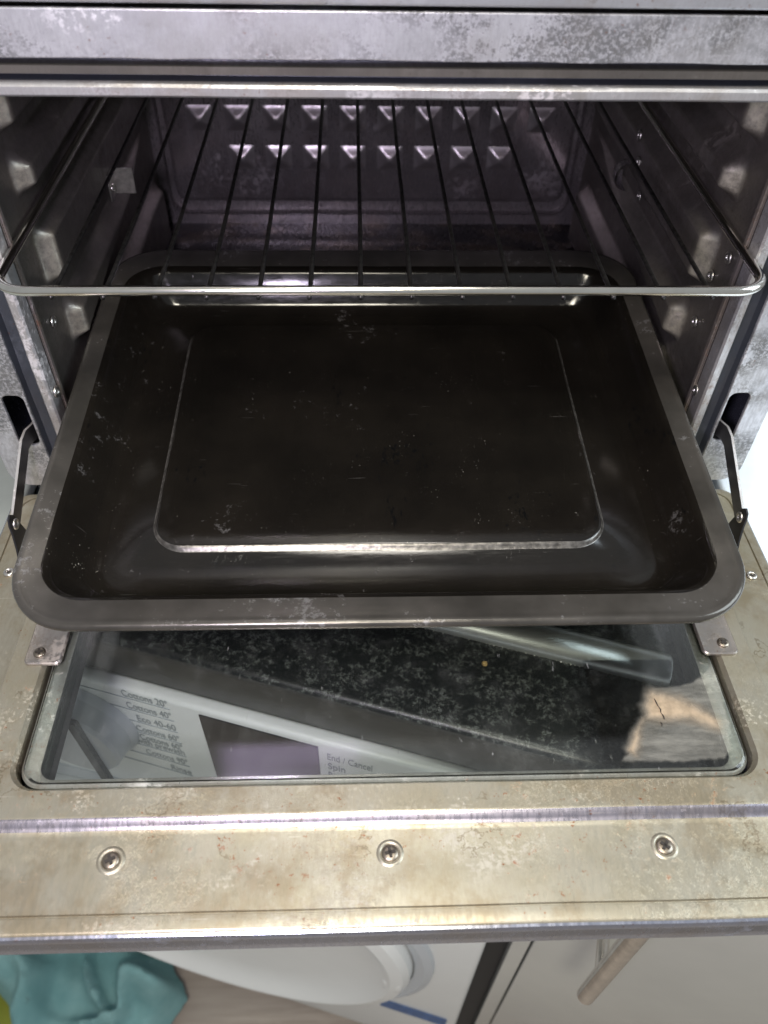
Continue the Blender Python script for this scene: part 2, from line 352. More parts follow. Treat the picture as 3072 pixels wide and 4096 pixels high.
# outer flange
MX = Matrix(((1, 0, 0, 0), (0, 0, -1, .0012), (0, 1, 0, 0), (0, 0, 0, 1)))
def wob2(pts, a=.0005, f=40, seed=0):
    return [(x+a*mn.noise(V((x*f, y*f, seed))), y+a*mn.noise(V((x*f, y*f, seed+5)))) for x, y in pts]
slots = [rr(s*.2025-.006, s*.2025+.006, -.072, -.0362, .004, 6, 2) for s in (-1, 1)]
plate('front_flange', [rr(-.2225, .2225, -.1045, .149, .012, 8, 20), wob2(rr(-.195, .195, -.0975, .1315, .012, 8, 40)), *slots], .0012, .0005, MX, M_flange, oven)
# gasket channel and inner lip
o = .0152
finish(loops([(-A-o, A+o, ZB-.0147, ZT+.0142, .014, .0015), (-A-.0148, A+.0148, ZB-.014, ZT+.0138, .014, .0075), (-A-.009, A+.009, ZB-.009, ZT+.009, .010, .0082),
              (-A-.0062, A+.0062, ZB-.006, ZT+.006, .008, .0068), (-A-.0058, A+.0058, ZB-.0055, ZT+.0055, .008, .002)], XZ, wob=.0004, side=40), 'gasket_channel', M_groove, oven)
finish(loops([(-A-.0057, A+.0057, ZB-.005, ZT+.0051, .007, .003), (-A-.0055, A+.0055, ZB-.005, ZT+.005, .007, -.0005), (-A-.0045, A+.0045, ZB-.004, ZT+.004, .0065, -.0017),
              (-A-.001, A+.001, ZB-.001, ZT+.001, .006, -.0017), (-A, A, ZB, ZT, .005, -.0006), (-A-.0003, A+.0003, ZB, ZT, .005, .0095)], XZ, wob=.0003, side=40), 'inner_lip', M_lip, oven)
# fascia above and casing
finish(bevbox((0, .0008, .181), (.445, .004, .060), .0012), 'top_fascia', M_groove2, oven)
finish(loops([(-.2222, .2222, -.1042, .212, .012, .003), (-.2222, .2222, -.1042, .212, .012, .36), (-.216, .216, -.10, .208, .01, .366)], XZ, fill=True), 'outer_casing', M_edge, oven)
for sx in (-1, 1):
    for sy in (.05, .32):
        bm = bmesh.new(); lathe(bm, [(.012, 0), (.014, -.003), (.013, -.045), (0, -.045)], Matrix.Translation((sx*.18, sy, -.1045)), 16); finish(bm, 'foot', M_black, oven)

# side walls: pressed panels with runner channels between them
def sstep(a, b, x):
    t = min(1, max(0, (x-a)/(b-a))); return t*t*(3-2*t)
BANDS = [(.0885, .40), (.0577, .0735), (.0072, .0365), (-.036, -.0142), (-.30, -.056)]
def lst(a, b, x):
    t = min(1, max(0, (x-a)/(b-a))); return .8*t+.2*t*t*(3-2*t)
def panel(y, z, side):
    k = 0
    for i, (z0, z1) in enumerate(BANDS):
        b = .0050
        if i == 3: z0 = z0 + max(0, y-.06)*.10
        if i == 0: yy = .037 if z > .0885 else .037
        y0 = [.036, .040, .0415, .052, .056][i]
        k = max(k, lst(z0-b*.5, z0+b*.5, z)*(1-lst(z1-b*.9, z1+b*.9, z))*lst(y0, y0+.0075, y)*(1-sstep(.300, .312, y)))
    k -= .55*sstep(.088, .092, z-.0)*sstep(.075, .083, y + (z-.09)*.5)*(1-sstep(.16, .17, y))*sstep(.092, .099, z)
    return k
for side in (-1, 1):
    bm = bmesh.new(); NY, NZ = 190, 210; grid = []
    for i in range(NY+1):
        y = .0095+(.325-.0095)*(i/NY)**1.35; row = []
        for j in range(NZ+1):
            z = -.10+.226*j/NZ
            x = side*(.1812-.0085*panel(y, z, side)+.0004*mn.noise(V((y*18, z*18, side*3))))
            row.append(bm.verts.new((x, y, z)))
        grid.append(row)
    for i in range(NY):
        for j in range(NZ): bm.faces.new((grid[i][j], grid[i+1][j], grid[i+1][j+1], grid[i][j+1]))
    wear = []
    for v in bm.verts:
        k = 0
        for (z0, z1), y0 in zip(BANDS, [.036, .040, .0415, .052, .056]):
            k = max(k, sstep(z0-.001, z0+.004, v.co.z)*(1-sstep(z1-.005, z1, v.co.z))*sstep(y0-.003, y0+.002, v.co.y)*(1-sstep(y0+.006, y0+.0125, v.co.y)))
        wear.append(k)
    wall = finish(bm, 'side_wall', M_wallrub, oven, 80)
    at_ = wall.data.attributes.new('rub', 'FLOAT', 'POINT'); at_.data.foreach_set('value', wear)
    # folded hem
    bm = bmesh.new(); box(bm, (side*.1806, .0135, .01), (.0022, .0040, .215)); bmesh.ops.bevel(bm, geom=list(bm.edges), offset=.0008, segments=2, affect='EDGES')
    finish(bm, 'folded_hem', M_hem, wall)
bm = bmesh.new()
vs = [bm.verts.new(p) for p in ((-.182, .005, -.0995), (.182, .005, -.0995), (.182, .33, -.0995), (-.182, .33, -.0995))]; bm.faces.new(vs)
bmesh.ops.subdivide_edges(bm, edges=list(bm.edges), cuts=20, use_grid_fill=True)
for v in bm.verts:
    v.co.z += .003*sstep(.262, .268, v.co.y)*(1-sstep(.285, .291, v.co.y))
finish(bm, 'cavity_floor', M_floorcav, oven)
bm = bmesh.new(); box(bm, (0, .165, .1275), (.364, .33, .003)); finish(bm, 'cavity_ceiling', M_cav, oven)
# back wall, pressed panel with moulded frame
back = finish(loops([(-.182, .182, -.102, .128, .006, .325), (-.174, .174, -.0905, .122, .012, .325), (-.1736, .1736, -.0902, .1205, .013, .3236), (-.1722, .1722, -.0884, .119, .013, .3229), (-.1716, .1716, -.0878, .1185, .013, .3270),
                     (-.1675, .1675, -.0785, .115, .011, .3278), (-.1662, .1662, -.0772, .1135, .0095, .3218), (-.1640, .1640, -.0742, .111, .008, .3207), (-.1634, .1634, -.0736, .110, .008, .3205)], XZ, fill=True, wob=.0003, side=40), 'back_wall', M_back, oven)
def dimple_mesh():
    bm = bmesh.new(); N = 8
    hw, hh, hgt = .0105, .0098, .0048; g = []
    for i in range(N*2+1):
        row = []
        for j in range(N*2+1):
            a = (i-N)/N; b = (j-N)/N; m = max(abs(a), abs(b)); k = max(0, 1-m)
            k = min(.9, .5*k+.5*k*k*(3-2*k))
            row.append(bm.verts.new((a*hw, -hgt*k, b*hh)))
        g.append(row)
    for i in range(N*2):
        for j in range(N*2): bm.faces.new((g[i][j], g[i+1][j], g[i+1][j+1], g[i][j+1]))
    for f in bm.faces: f.smooth = True
    me = bpy.data.meshes.new('dimple'); bm.to_mesh(me); bm.free(); me.materials.append(M_dimple); return me
dm = dimple_mesh()
for row, (z, ks) in enumerate(((-.0085, range(0, 10)), (-.0395, range(1, 9)))):
    for k in ks:
        o = bpy.data.objects.new('dimple', dm); COL.objects.link(o)
        o.location = (-.1378+.0306*k, .3203, z); o.parent = back; o.matrix_parent_inverse = world_of(back).inverted()

# rivets
def rivet_mesh():
    bm = bmesh.new()
    lathe(bm, [(.0034, 0), (.0034, .0004), (.0030, .0009), (.0020, .0012), (.0015, .0008), (.0013, -.0002)], Matrix(), 20)
    lathe(bm, [(.0013, -.0001), (0, -.0001)], Matrix(), 20, 1)
    for f in bm.faces: f.smooth = True
    me = bpy.data.meshes.new('rivet'); bm.to_mesh(me); bm.free(); me.materials.append(M_rivet); me.materials.append(M_screwdark); return me
rm = rivet_mesh()
def rivet(loc, nrm, parent, s=1):
    o = bpy.data.objects.new('rivet', rm); COL.objects.link(o); o.location = loc
    o.rotation_euler = V(nrm).to_track_quat('Z', 'Y').to_euler(); o.scale = (s, s, s)
    o.parent = parent; o.matrix_parent_inverse = world_of(parent).inverted()
for y, z in ((.0327, -.0103), (.0055, -.0374)): rivet((-.1806 if y > .0095 else -.1797, y, z), (1, 0, 0), oven)
for y, z in ((.0263, .0321), (.0385, .0146), (.0387, -.0147), (.0094, -.0412)): rivet((.1806, y, z), (-1, 0, 0), oven, 1)
for y, z in ((.171, .0209), (.1723, -.0026), (.181, .034)): rivet((.1724 if .007 < z < .0365 else .179, y, z), (-1, 0, 0), oven, 1)
rivet((.1725, .245, -.018), (-1, 0, 0), oven, .6)
# thermostat clip on the left wall, louvre on the right
bm = bmesh.new()
box(bm, (-.1660, .173, .006), (.014, .0010, .017)); box(bm, (-.1725, .1665, .006), (.0010, .013, .017))
bmesh.ops.bevel(bm, geom=list(bm.edges), offset=.0003, segments=1, affect='EDGES')
clipw = finish(bm, 'thermostat_bracket', M_rivet, oven)
rivet((-.1719, .166, .004), (1, 0, 0), clipw, .8)
bm = bmesh.new()
for i in range(13):
    a = math.pi*i/12
    for yy, sc_ in ((.186, 1.0), (.203, .25)): pass
lathe(bm, [(.0095, 0), (.0093, .006), (.0080, .0115), (.005, .0140), (.0015, .0148)], frame_mat((.1735, .186, .004), (0, 0, 1), (-1, 0, 0), (0, 1, 0)), 18, a0=0, a1=math.pi)
finish(bm, 'vent_louvre', M_back, oven, 60)

# hinge arms and brackets
for s in (-1, 1):
    pts = [(.198, .012, -.0590), (.199, .004, -.0590), (.2008, -.003, -.0580), (.2012, -.010, -.0590), (.2008, -.018, -.0620), (.2005, -.028, -.0665), (.2005, -.040, -.0725), (.2005, -.053, -.0790)]
    bm = bmesh.new(); prev = None
    for i, (x, y, z) in enumerate(pts):
        a = pts[max(0, i-1)]; b = pts[min(len(pts)-1, i+1)]; t = V((0, b[1]-a[1], b[2]-a[2])).normalized(); dn = V((0, -t.z, t.y)); dn = dn if dn.z < 0 else -dn
        h = .0102; c0 = V((s*x, y, z)); ring = [bm.verts.new(c0+V((s*.0007, 0, 0))), bm.verts.new(c0-V((s*.0007, 0, 0))), bm.verts.new(c0-V((s*.0007, 0, 0))+dn*h), bm.verts.new(c0+V((s*.0007, 0, 0))+dn*h)]
        if prev:
            for k in range(4): bm.faces.new((prev[k], prev[(k+1) % 4], ring[(k+1) % 4], ring[k])).material_index = 1 if k == 0 else 0
        else: bm.faces.new(ring)
        prev = ring
    bm.faces.new(prev[::-1])
    arm = finish(bm, 'hinge_arm', [M_arm, M_lip], oven)

# ------------------------------------------------------------------ DOOR
ZD = -.106
FL = lambda x, y, h: (x, y, h)
door = finish(loops([(-.1705, .1705, -.1905, -.020, .012, ZD-.0085), (-.1707, .1707, -.1907, -.0198, .0122, ZD-.002), (-.1725, .1725, -.1922, -.018, .0135, ZD), (-.180, .180, -.198, -.016, .012, ZD), (-.1878, .1878, -.2038, -.0135, .010, ZD),
                     (-.1885, .1885, -.2048, -.013, .010, ZD), (-.1888, .1888, -.2060, -.012, .010, ZD-.0004), (-.1892, .1892, -.2076, -.011, .010, ZD-.0019), (-.1896, .1896, -.2094, -.010, .010, ZD-.0030), (-.1902, .1902, -.2118, -.009, .010, ZD-.0033),
                     (-.205, .205, -.2280, -.0075, .010, ZD-.0031), (-.2150, .2150, -.2430, -.006, .010, ZD-.0033), (-.2153, .2153, -.2434, -.0058, .010, ZD-.0044), (-.2158, .2158, -.2440, -.0056, .010, ZD-.0044), (-.2161, .2161, -.2444, -.0054, .010, ZD-.0033),
                     (-.2170, .2170, -.2455, -.005, .010, ZD-.0033), (-.2205, .2205, -.2495, -.003, .010, ZD-.0033), (-.2209, .2209, -.2501, -.0028, .010, ZD-.0034), (-.2214, .2214, -.2508, -.0026, .010, ZD-.0040)], FL, wob=.0003, side=40, mats=[0, 0, 0, 0, 0, 1, 1, 1, 0]+[0]*10), 'door', [M_door, M_ridge], oven)
finish(loops([(-.2213, .2213, -.2507, -.0027, .010, ZD-.0042), (-.2222, .2222, -.2518, -.002, .0102, ZD-.0046), (-.2226, .2226, -.2524, -.0018, .0105, ZD-.0062), (-.2226, .2226, -.2524, -.0018, .0105, ZD-.0098), (-.2220, .2220, -.2520, -.002, .0105, ZD-.0105), (-.2220, .2220, -.2520, -.002, .0105, ZD-.0235),
              (-.2205, .2205, -.2505, -.003, .009, ZD-.0250), (-.163, .163, -.195, -.030, .010, ZD-.0250), (-.159, .159, -.191, -.034, .008, ZD-.020)], FL, wob=.0003, side=40), 'edge_trim', M_edge, door)
finish(loops([(-.1690, .1690, -.1893, -.0215, .011, ZD-.0085), (-.1690, .1690, -.1893, -.0215, .011, ZD-.0046), (-.1678, .1678, -.1884, -.023, .010, ZD-.0036), (-.1625, .1625, -.1864, -.026, .008, ZD-.0036), (-.1605, .1605, -.1852, -.028, .007, ZD-.0044)], FL, wob=.00015, side=40), 'glass_seat', M_bead, door)
finish(loops([(-.1605, .1605, -.1853, -.028, .007, ZD-.0045), (-.1610, .1610, -.1857, -.028, .007, ZD-.009), (-.1602, .1602, -.1855, -.028, .007, ZD-.0096), (-.1608, .1608, -.1858, -.028, .007, ZD-.0185)], FL, wob=.0001, side=40), 'inner_surround', M_wallgreen, door)
finish(loops([(-.171, .171, -.194, -.02, .004, ZD-.0172), (-.1578, .1578, -.1885, -.035, .002, ZD-.0172)], FL), 'printed_border', M_border, door)
def pane(z0, z1, x, ya, yb, r):
    bm = loops([(-x+.001, x-.001, ya+.001, yb-.001, r, z0), (-x, x, ya, yb, r, z0+.0006), (-x, x, ya, yb, r, z1-.0006), (-x+.001, x-.001, ya+.001, yb-.001, r, z1)], FL, fill=True)
    bm.verts.ensure_lookup_table(); n0 = len(rr(0, 1, 0, 1, .1)); bm.faces.new([bm.verts[i] for i in range(n0)][::-1])
    return bm
finish(pane(ZD-.0034, ZD-.0008, .1672, -.1880, -.0240, .0095), 'glass_pane', M_glass, door, 20)
finish(pane(ZD-.0206, ZD-.0176, .1640, -.1925, -.0300, .006), 'glass_pane', M_glass, door, 20)
# clips holding the pane
def screw_mesh():
    bm = bmesh.new(); lathe(bm, [(.0033, -.0008), (.0033, .0004), (.0029, .0009), (.0018, .0011), (0, .0012)], Matrix(), 24)
    for a in (0, math.pi/2):
        box(bm, (0, 0, .00105), (.0038, .0011, .0014), Matrix.Rotation(a, 3, 'Z'), 1)
    box(bm, (0, 0, .00105), (.0015, .0015, .00102), Matrix.Rotation(math.pi/4, 3, 'Z'), 1)
    for f in bm.faces: f.smooth = f.material_index == 0
    me = bpy.data.meshes.new('screw'); bm.to_mesh(me); bm.free(); me.materials.append(M_screw); me.materials.append(M_screwdark); return me
sm = screw_mesh()
def screw(loc, ang, parent, s=1):
    o = bpy.data.objects.new('screw', sm); COL.objects.link(o); o.location = loc; o.rotation_euler = (0, 0, ang); o.scale = (s, s, s)
    o.parent = parent; o.matrix_parent_inverse = world_of(parent).inverted(); return o
for s, ang in ((-1, .25), (1, .6)):
    bm = loops([(s*.1722-.0092, s*.1722+.0092, -.1272, -.078, .003, ZD+.0002), (s*.1722-.0092, s*.1722+.0092, -.1272, -.078, .003, ZD+.0014), (s*.1722-.0086, s*.1722+.0086, -.1266, -.0786, .0026, ZD+.0020),
                (s*.1722-.0070, s*.1722+.0070, -.1245, -.080, .002, ZD+.0017)], FL, fill=True)
    finish(bm, 'glass_clip', M_clip, door)
    screw((s*.1748, -.1206, ZD+.0018), ang, door, .92)
for x, y, a in ((-.1196, -.2221, .5), (-.0013, -.2217, .2), (.1178, -.2214, .9)):
    bm = bmesh.new(); lathe(bm, [(.0062, .0), (.0052, .0007), (.0044, .0008), (.0038, .0001)], Matrix.Translation((x, y, ZD-.0033)), 28)
    finish(bm, 'screw_collar', M_door, door, 80); screw((x, y, ZD-.0034), a, door, 1.15)
rivet((-.208, -.0641, ZD-.0030), (0, 0, 1), door, .9); rivet((.2085, -.0725, ZD-.0030), (0, 0, 1), door, .9)
# bracket plates on the door
for s in (-1, 1):
    out = [(-.0375, -.1085), (-.046, -.094), (-.0492, -.083), (-.0510, -.0765), (-.0538, -.0735), (-.0568, -.0745), (-.0585, -.078), (-.0590, -.083), (-.0615, -.093), (-.0680, -.1085)]
    bm = bmesh.new()
    f0 = [bm.verts.new((s*.1990, y, z)) for y, z in out]; f1 = [bm.verts.new((s*.2000, y, z)) for y, z in out]
    bm.faces.new(f0); bm.faces.new(f1[::-1]); n_ = len(out)
    for i in range(n_): bm.faces.new((f0[i], f0[(i+1) % n_], f1[(i+1) % n_], f1[i]))
    br = finish(bm, 'hinge_bracket', M_black, door)
    rivet((s*.1989, -.0530, -.0815), (-s, 0, 0), door, .95)

# ------------------------------------------------------------------ BAKING TRAY
Z0, TT = -.0415, .0766
TR = lambda x, y, h: (x-.0019, y, Z0+TT*y+h)
def trl(i, r, h, dy=0): return (-.172+i, .172-i, -.1431+i+dy, .149-i-dy, r, h)
L = [trl(.0042, .031, -.0040), trl(.0012, .033, -.0040), trl(.0001, .034, -.0024), trl(.0001, .034, -.0008), trl(.0010, .033, .0006), trl(.0024, .032, .0008), trl(.0040, .030, .0003), trl(.0060, .029, -.0002),
     (-.1605, .1605, -.1275, .132, .024, -.0012), (-.1585, .1585, -.1250, .129, .022, -.0020), (-.1570, .1570, -.1232, .1272, .021, -.0040), (-.1525, .1525, -.1190, .1230, .020, -.0115),
     (-.1478, .1478, -.1145, .1182, .019, -.0195), (-.1450, .1450, -.1118, .1155, .018, -.0222), (-.1400, .1400, -.1068, .1105, .017, -.0230),
     (-.1186, .1186, -.0838, .1000, .019, -.0230), (-.1180, .1180, -.0833, .0992, .018, -.0227), (-.1172, .1172, -.0822, .0982, .016, -.0217), (-.1166, .1166, -.0811, .0974, .015, -.0208), (-.1156, .1156, -.0804, .0962, .014, -.0206), (-.100, .100, -.065, .082, .012, -.0206), (-.05, .05, -.02, .04, .01, -.0208)]
bm = loops(L, TR, fill=True, wob=.00025, side=24, seg=12, mats=[1]*8+[0]*7+[2]*3+[0]*20)
tray = finish(bm, 'baking_tray', [M_tray, M_rim, M_tedge], None, 60)
tag(tray, 'large black enamel baking tray pulled half out of the oven over its open door', 'baking tray')

# ------------------------------------------------------------------ WIRE RACK
rack = empty('wire_rack', (0, .14, .0457), 'chromed wire rack on the runners above the black tray', 'oven rack')
ZR = .0457; path = []
for i in range(9):
    a = math.pi*1.5-math.pi/2*i/8 if False else math.pi*(1.0+.5*i/8); path.append((-.177+.015+.015*math.cos(a), -.0289+.015+.015*math.sin(a), ZR))
for i in range(1, 20): path.append((-.162+.324*i/20, -.0289-.0003*math.sin(i/20*math.pi), ZR+.0004*math.sin(i/20*math.pi)))
for i in range(9):
    a = math.pi*(1.5+.5*i/8); path.append((.162+.015*math.cos(a), -.0139+.015*math.sin(a), ZR))
for i in range(1, 14): path.append((.177, -.0139+.30*i/14, ZR))
for i in range(5):
    a = math.pi*.5*i/4; path.append((.165+.012*math.cos(a), .290+.012*math.sin(a), ZR))
for i in range(5):
    a = math.pi*.5*(1+i/4); path.append((-.165+.012*math.cos(a), .290+.012*math.sin(a), ZR))
for i in range(1, 14): path.append((-.177, .290-.3039*i/14, ZR))
bm = bmesh.new(); tube(bm, path, .00235, 14, closed=True); finish(bm, 'frame', M_chrome, rack, 80)
bm = bmesh.new(); tube(bm, [(0, -.0303, .0004), (0, -.02, 0), (.0002, .05, -.0003), (0, .15, -.0005), (0, .302, 0)], .00112, 8, wob=.00012); 
for f in bm.faces: f.smooth = True
wm = bpy.data.meshes.new('wire'); bm.to_mesh(wm); bm.free(); wm.materials.append(M_wire)
for k in range(14):
    o = bpy.data.objects.new('wire', wm); COL.objects.link(o); o.location = ((k-6.5)*.0232, random.uniform(-.0004, .0004), ZR-.0029); o.parent = rack; o.matrix_parent_inverse = world_of(rack).inverted()

# ------------------------------------------------------------------ KITCHEN BELOW: frame (t along the fronts, n out towards the viewer)
T = V((.95499, -.29664, 0)); Nn = V((-.29664, -.95499, 0)); O = V((-.1863, -.0759, 0))
def K(t, off, z): p = O+T*t+Nn*off; return (p.x, p.y, z)
ROT = Matrix((T, Nn, (0, 0, 1))).transposed()   # columns T,N,Z (left handed is fine for boxes)
def kbox(t0, t1, o0, o1, z0, z1, bev=.002, seg=3):
    return bevbox(K((t0+t1)/2, (o0+o1)/2, (z0+z1)/2), (t1-t0, o1-o0, z1-z0), bev, ROT, seg)
ZW = -.150; ZF = -.945
# worktop with bullnosed front
bm = bmesh.new(); prof = [(-.62, ZW-.04), (-.62, ZW)]+[(-.0015-.006+.006*math.sin(a*math.pi/12), ZW-.006+.006*math.cos(a*math.pi/12)) for a in range(7)]+[(-.0015, ZW-.036), (-.0035, ZW-.04)]
prev = None
for i in range(25):
    t = -.9+1.75*i/24; cur = [bm.verts.new(K(t, o_, z)) for o_, z in prof]
    if prev:
        for k in range(len(prof)):
            f = bm.faces.new((prev[k], prev[(k+1) % len(prof)], cur[(k+1) % len(prof)], cur[k])); f.material_index = 1 if 6 <= k <= 8 else 0
    else: bm.faces.new(cur)
    prev = cur
bm.faces.new(prev[::-1])
wt = finish(bm, 'worktop', [M_work, M_workedge], None, 50); tag(wt, 'black speckled laminate worktop with rounded front edge under the oven', 'worktop')
# polished strip on the worktop
pa, pb = V((.0385, -.0700, ZW)), V((.1625, -.1096, ZW)); d = (pb-pa).normalized(); pa = pa-d*.25
bm = bmesh.new(); side_ = V((-d.y, d.x, 0)); prev = None
for p in (pa, pa.lerp(pb, .5), pb-d*.0012, pb):
    sh = .0 if p != pb else .0010
    cur = [bm.verts.new(p+side_*((.0108-sh)*math.cos(a*math.pi/12))+V((0, 0, .0004+(.0085-sh)*math.sin(a*math.pi/12)))) for a in range(13)]
    if prev:
        for k in range(12): bm.faces.new((prev[k], prev[k+1], cur[k+1], cur[k]))
    prev = cur
bm.faces.new(prev)
strip = finish(bm, 'steel_strip', M_alu, None, 50); tag(strip, 'polished rounded steel strip lying on the worktop, seen through the door glass', 'metal strip')
bm = bmesh.new()
for i in range(60):
    p = pb-d*(i*.0026+random.uniform(0, .001)+.01)-side_*(.0108+random.uniform(-.0003, .0003))
    bmesh.ops.create_icosphere(bm, subdivisions=1, radius=random.uniform(.0002, .00055), matrix=Matrix.Translation(p+V((0, 0, .0003))))
so = finish(bm, 'sealant_bead', M_seal, strip, 90); so['kind'] = 'stuff'
bm = bmesh.new(); bmesh.ops.create_icosphere(bm, subdivisions=2, radius=.0017, matrix=Matrix.Translation((.0578, -.1025, ZW+.0010)))
for v in bm.verts: v.co += mn.noise_vector(v.co*600)*.0006
tag(finish(bm, 'crumb', M_crumb, None, 90), 'tiny yellow crumb lying on the black worktop below the tray', 'crumb')

# washing machine
WZT = -.1935
wash = empty('washing_machine', K(0, -.3, ZF), 'white front loading washing machine under the left part of the worktop', 'washing machine')
finish(kbox(-.31, .288, -.58, 0, ZF+.012, WZT-.004, .005), 'body', M_white, wash)
finish(kbox(-.311, .289, -.006, .004, -.345, WZT+.0006, .0035), 'control_panel', M_panel, wash)
cp = bpy.data.objects[-1] if False else [o for o in wash.children if o.name.startswith('control_panel')][0]
OF = .0041
def flat(name, t0, t1, z0, z1, mat, off=.0006, bev=.0002):
    return finish(kbox(t0, t1, OF-.0004, OF+off, z0, z1, bev, 1), name, mat, cp)
flat('display', .0795, .1560, -.300, -.1988, M_screen, .0008)
def text(s, t0, t1, z, mat=M_ink, size=.0112):
    cu = bpy.data.curves.new('t', 'FONT'); cu.body = s; cu.size = size; cu.extrude = .00008
    t = bpy.data.objects.new('t', cu); COL.objects.link(t); dg = bpy.context.evaluated_depsgraph_get(); dg.update()
    me = bpy.data.meshes.new_from_object(t.evaluated_get(dg)); bpy.data.objects.remove(t)
    xs = [v.co.x for v in me.vertices]; sx = (t1-t0)/(max(xs)-min(xs))
    base = V(K(t0-min(xs)*sx, OF+.0003, z))
    me.transform(frame_mat(base, T, (0, 0, 1), Nn) @ Matrix.Diagonal((sx, 1, 1, 1))); me.name = 'printed_text'
    me.materials.clear(); me.materials.append(mat)
    return link('printed_text', me, cp)
rows = [('Cottons 20°', .0280, .0590, -.2010), ('Cottons 40°', .0280, .0590, -.2155), ('Eco 40-60', .0320, .0590, -.2305), ('Cottons 60°', .0280, .0590, -.2452), ('Cottons 60°', .0280, .0590, -.2570), ('with prewash', .0240, .0590, -.2640), ('Cottons 90°', .0280, .0590, -.2785), ('Rinse', .0440, .0590, -.2930)]
for s, a, b, z in rows: text(s, a, b, z)
text('End / Cancel', .1615, .1895, -.2115); text('Spin', .1615, .1725, -.2235); text('Rinse', .1615, .1745, -.2355)
for i, z in enumerate((-.2030, -.2175, -.2325, -.2472, -.2660, -.2805, -.2950)):
    tl = (-.012, .003, .008, .010, .009, .006, .002)[i]
    flat('printed_line', tl+.004, .0595, z-.00022, z+.00022, M_ink, .0004, .00005)
    bm = bmesh.new(); p0 = V(K(tl+.004, OF+.0002, z)); p1 = V(K(tl, OF+.0002, z+(-.0022 if i < 3 else .0022)))
    tube(bm, [p0, p1], .00022, 5); finish(bm, 'printed_line', M_ink, cp)
# knob
KM = frame_mat(K(-.012, OF, -.247), T, (0, 0, 1), Nn)
bm = bmesh.new(); lathe(bm, [(.0400, 0), (.0395, .003), (.0372, .006), (.0360, .018), (.0340, .0205), (0, .0208)], KM, 48); kn = finish(bm, 'selector_knob', M_knob, cp, 30)
bm = bmesh.new(); ang = math.radians(62)
for q in (0,):
    c_ = KM @ V((.017, -.004, .0215)); RM = KM.to_3x3() @ Matrix.Rotation(math.radians(-86), 3, 'Z')
    box(bm, c_, (.085, .0085, .004), RM)  # long dark bar laid over the knob face
bmesh.ops.bevel(bm, geom=list(bm.edges), offset=.001, segments=2, affect='EDGES'); finish(bm, 'dark_knob_bar', M_border, cp)
# porthole door, handle notch, sticker
DM = frame_mat(K(-.010, 0, -.600), T, (0, 0, 1), Nn)
bm = bmesh.new(); lathe(bm, [(.243, 0), (.241, .014), (.236, .020), (.225, .023), (.218, .020), (.210, .014), (.18, .008), (.12, .004), (0, .003)], DM, 96)
pd = finish(bm, 'porthole_door', M_white, wash, 30)
bm = bmesh.new(); lathe(bm, [(.262, 0), (.261, .005), (.254, .008), (.244, .005)], DM, 64); finish(bm, 'door_ring', M_knob, wash, 30)
finish(kbox(.206, .226, .010, .0215, -.632, -.600, .005), 'door_catch', M_white, wash)
finish(kbox(.2020, .2770, .0002, .0010, -.800, -.768, .0003, 1), 'sticker', M_blue, wash)
finish(kbox(.2884, .3064, -.55, -.012, ZF, WZT-.002, .001), 'gap_shade', M_gapshade, wash)  # added black block stands for the shade in the gap
# cupboard
cab = empty('kitchen_cupboard', K(.6, -.3, ZF), 'glossy cream kitchen cupboard with bar handle right of the washing machine', 'cupboard')
finish(kbox(.3065, 1.10, -.56, -.022, ZF, -.192, .001), 'carcass', M_cab, cab)
finish(kbox(.3065, .3195, -.0215, -.002, ZF+.10, -.193, .001), 'end_panel', M_cab, cab)
finish(kbox(.3215, .918, -.0215, -.002, ZF+.10, -.195, .0015), 'cupboard_door', M_cab, cab)
bm = bmesh.new(); tube(bm, [K(.3572, .035, -.403), K(.3572, .035, -.4025), K(.3574, .035, -.30), K(.3576, .035, -.225)], .0062, 20); 
hb = finish(bm, 'bar_handle', M_handle, cab)
for z in (-.355, -.255):
    bm = bmesh.new(); tube(bm, [K(.3573, .035, z), K(.3573, -.003, z)], .0042, 14); finish(bm, 'handle_post', M_handle, hb)

# floor, walls
bm = bmesh.new(); vs = [bm.verts.new(p) for p in ((-3, -3, ZF), (3, -3, ZF), (3, 1.5, ZF), (-3, 1.5, ZF))]; bm.faces.new(vs); tag(finish(bm, 'floor', M_floor), kind='structure')
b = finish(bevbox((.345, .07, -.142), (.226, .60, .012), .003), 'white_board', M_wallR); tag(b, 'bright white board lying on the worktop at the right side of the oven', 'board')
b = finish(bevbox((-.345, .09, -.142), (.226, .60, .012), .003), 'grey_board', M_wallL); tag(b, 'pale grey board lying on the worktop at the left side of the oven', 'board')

# sheet painting a tan and grey reflection, scratches and residue on the top pane
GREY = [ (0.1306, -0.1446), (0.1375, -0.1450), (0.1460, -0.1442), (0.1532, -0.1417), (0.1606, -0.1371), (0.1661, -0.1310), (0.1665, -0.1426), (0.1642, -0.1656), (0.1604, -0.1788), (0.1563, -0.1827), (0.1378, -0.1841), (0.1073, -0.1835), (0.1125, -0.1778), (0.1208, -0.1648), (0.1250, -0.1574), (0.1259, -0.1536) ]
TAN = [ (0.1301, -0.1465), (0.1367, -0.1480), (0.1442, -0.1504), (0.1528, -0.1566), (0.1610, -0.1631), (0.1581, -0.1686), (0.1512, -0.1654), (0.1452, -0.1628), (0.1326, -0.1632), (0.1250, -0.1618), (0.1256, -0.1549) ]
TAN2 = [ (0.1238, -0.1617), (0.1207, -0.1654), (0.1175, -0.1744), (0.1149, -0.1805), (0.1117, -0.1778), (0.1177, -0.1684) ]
CRK = [ (0.1312, -0.1511), (0.1323, -0.1556), (0.1330, -0.1594), (0.1334, -0.1632) ]
CRK2 = [ (0.1313, -0.1637), (0.1311, -0.1665), (0.1332, -0.1690), (0.1363, -0.1721) ]
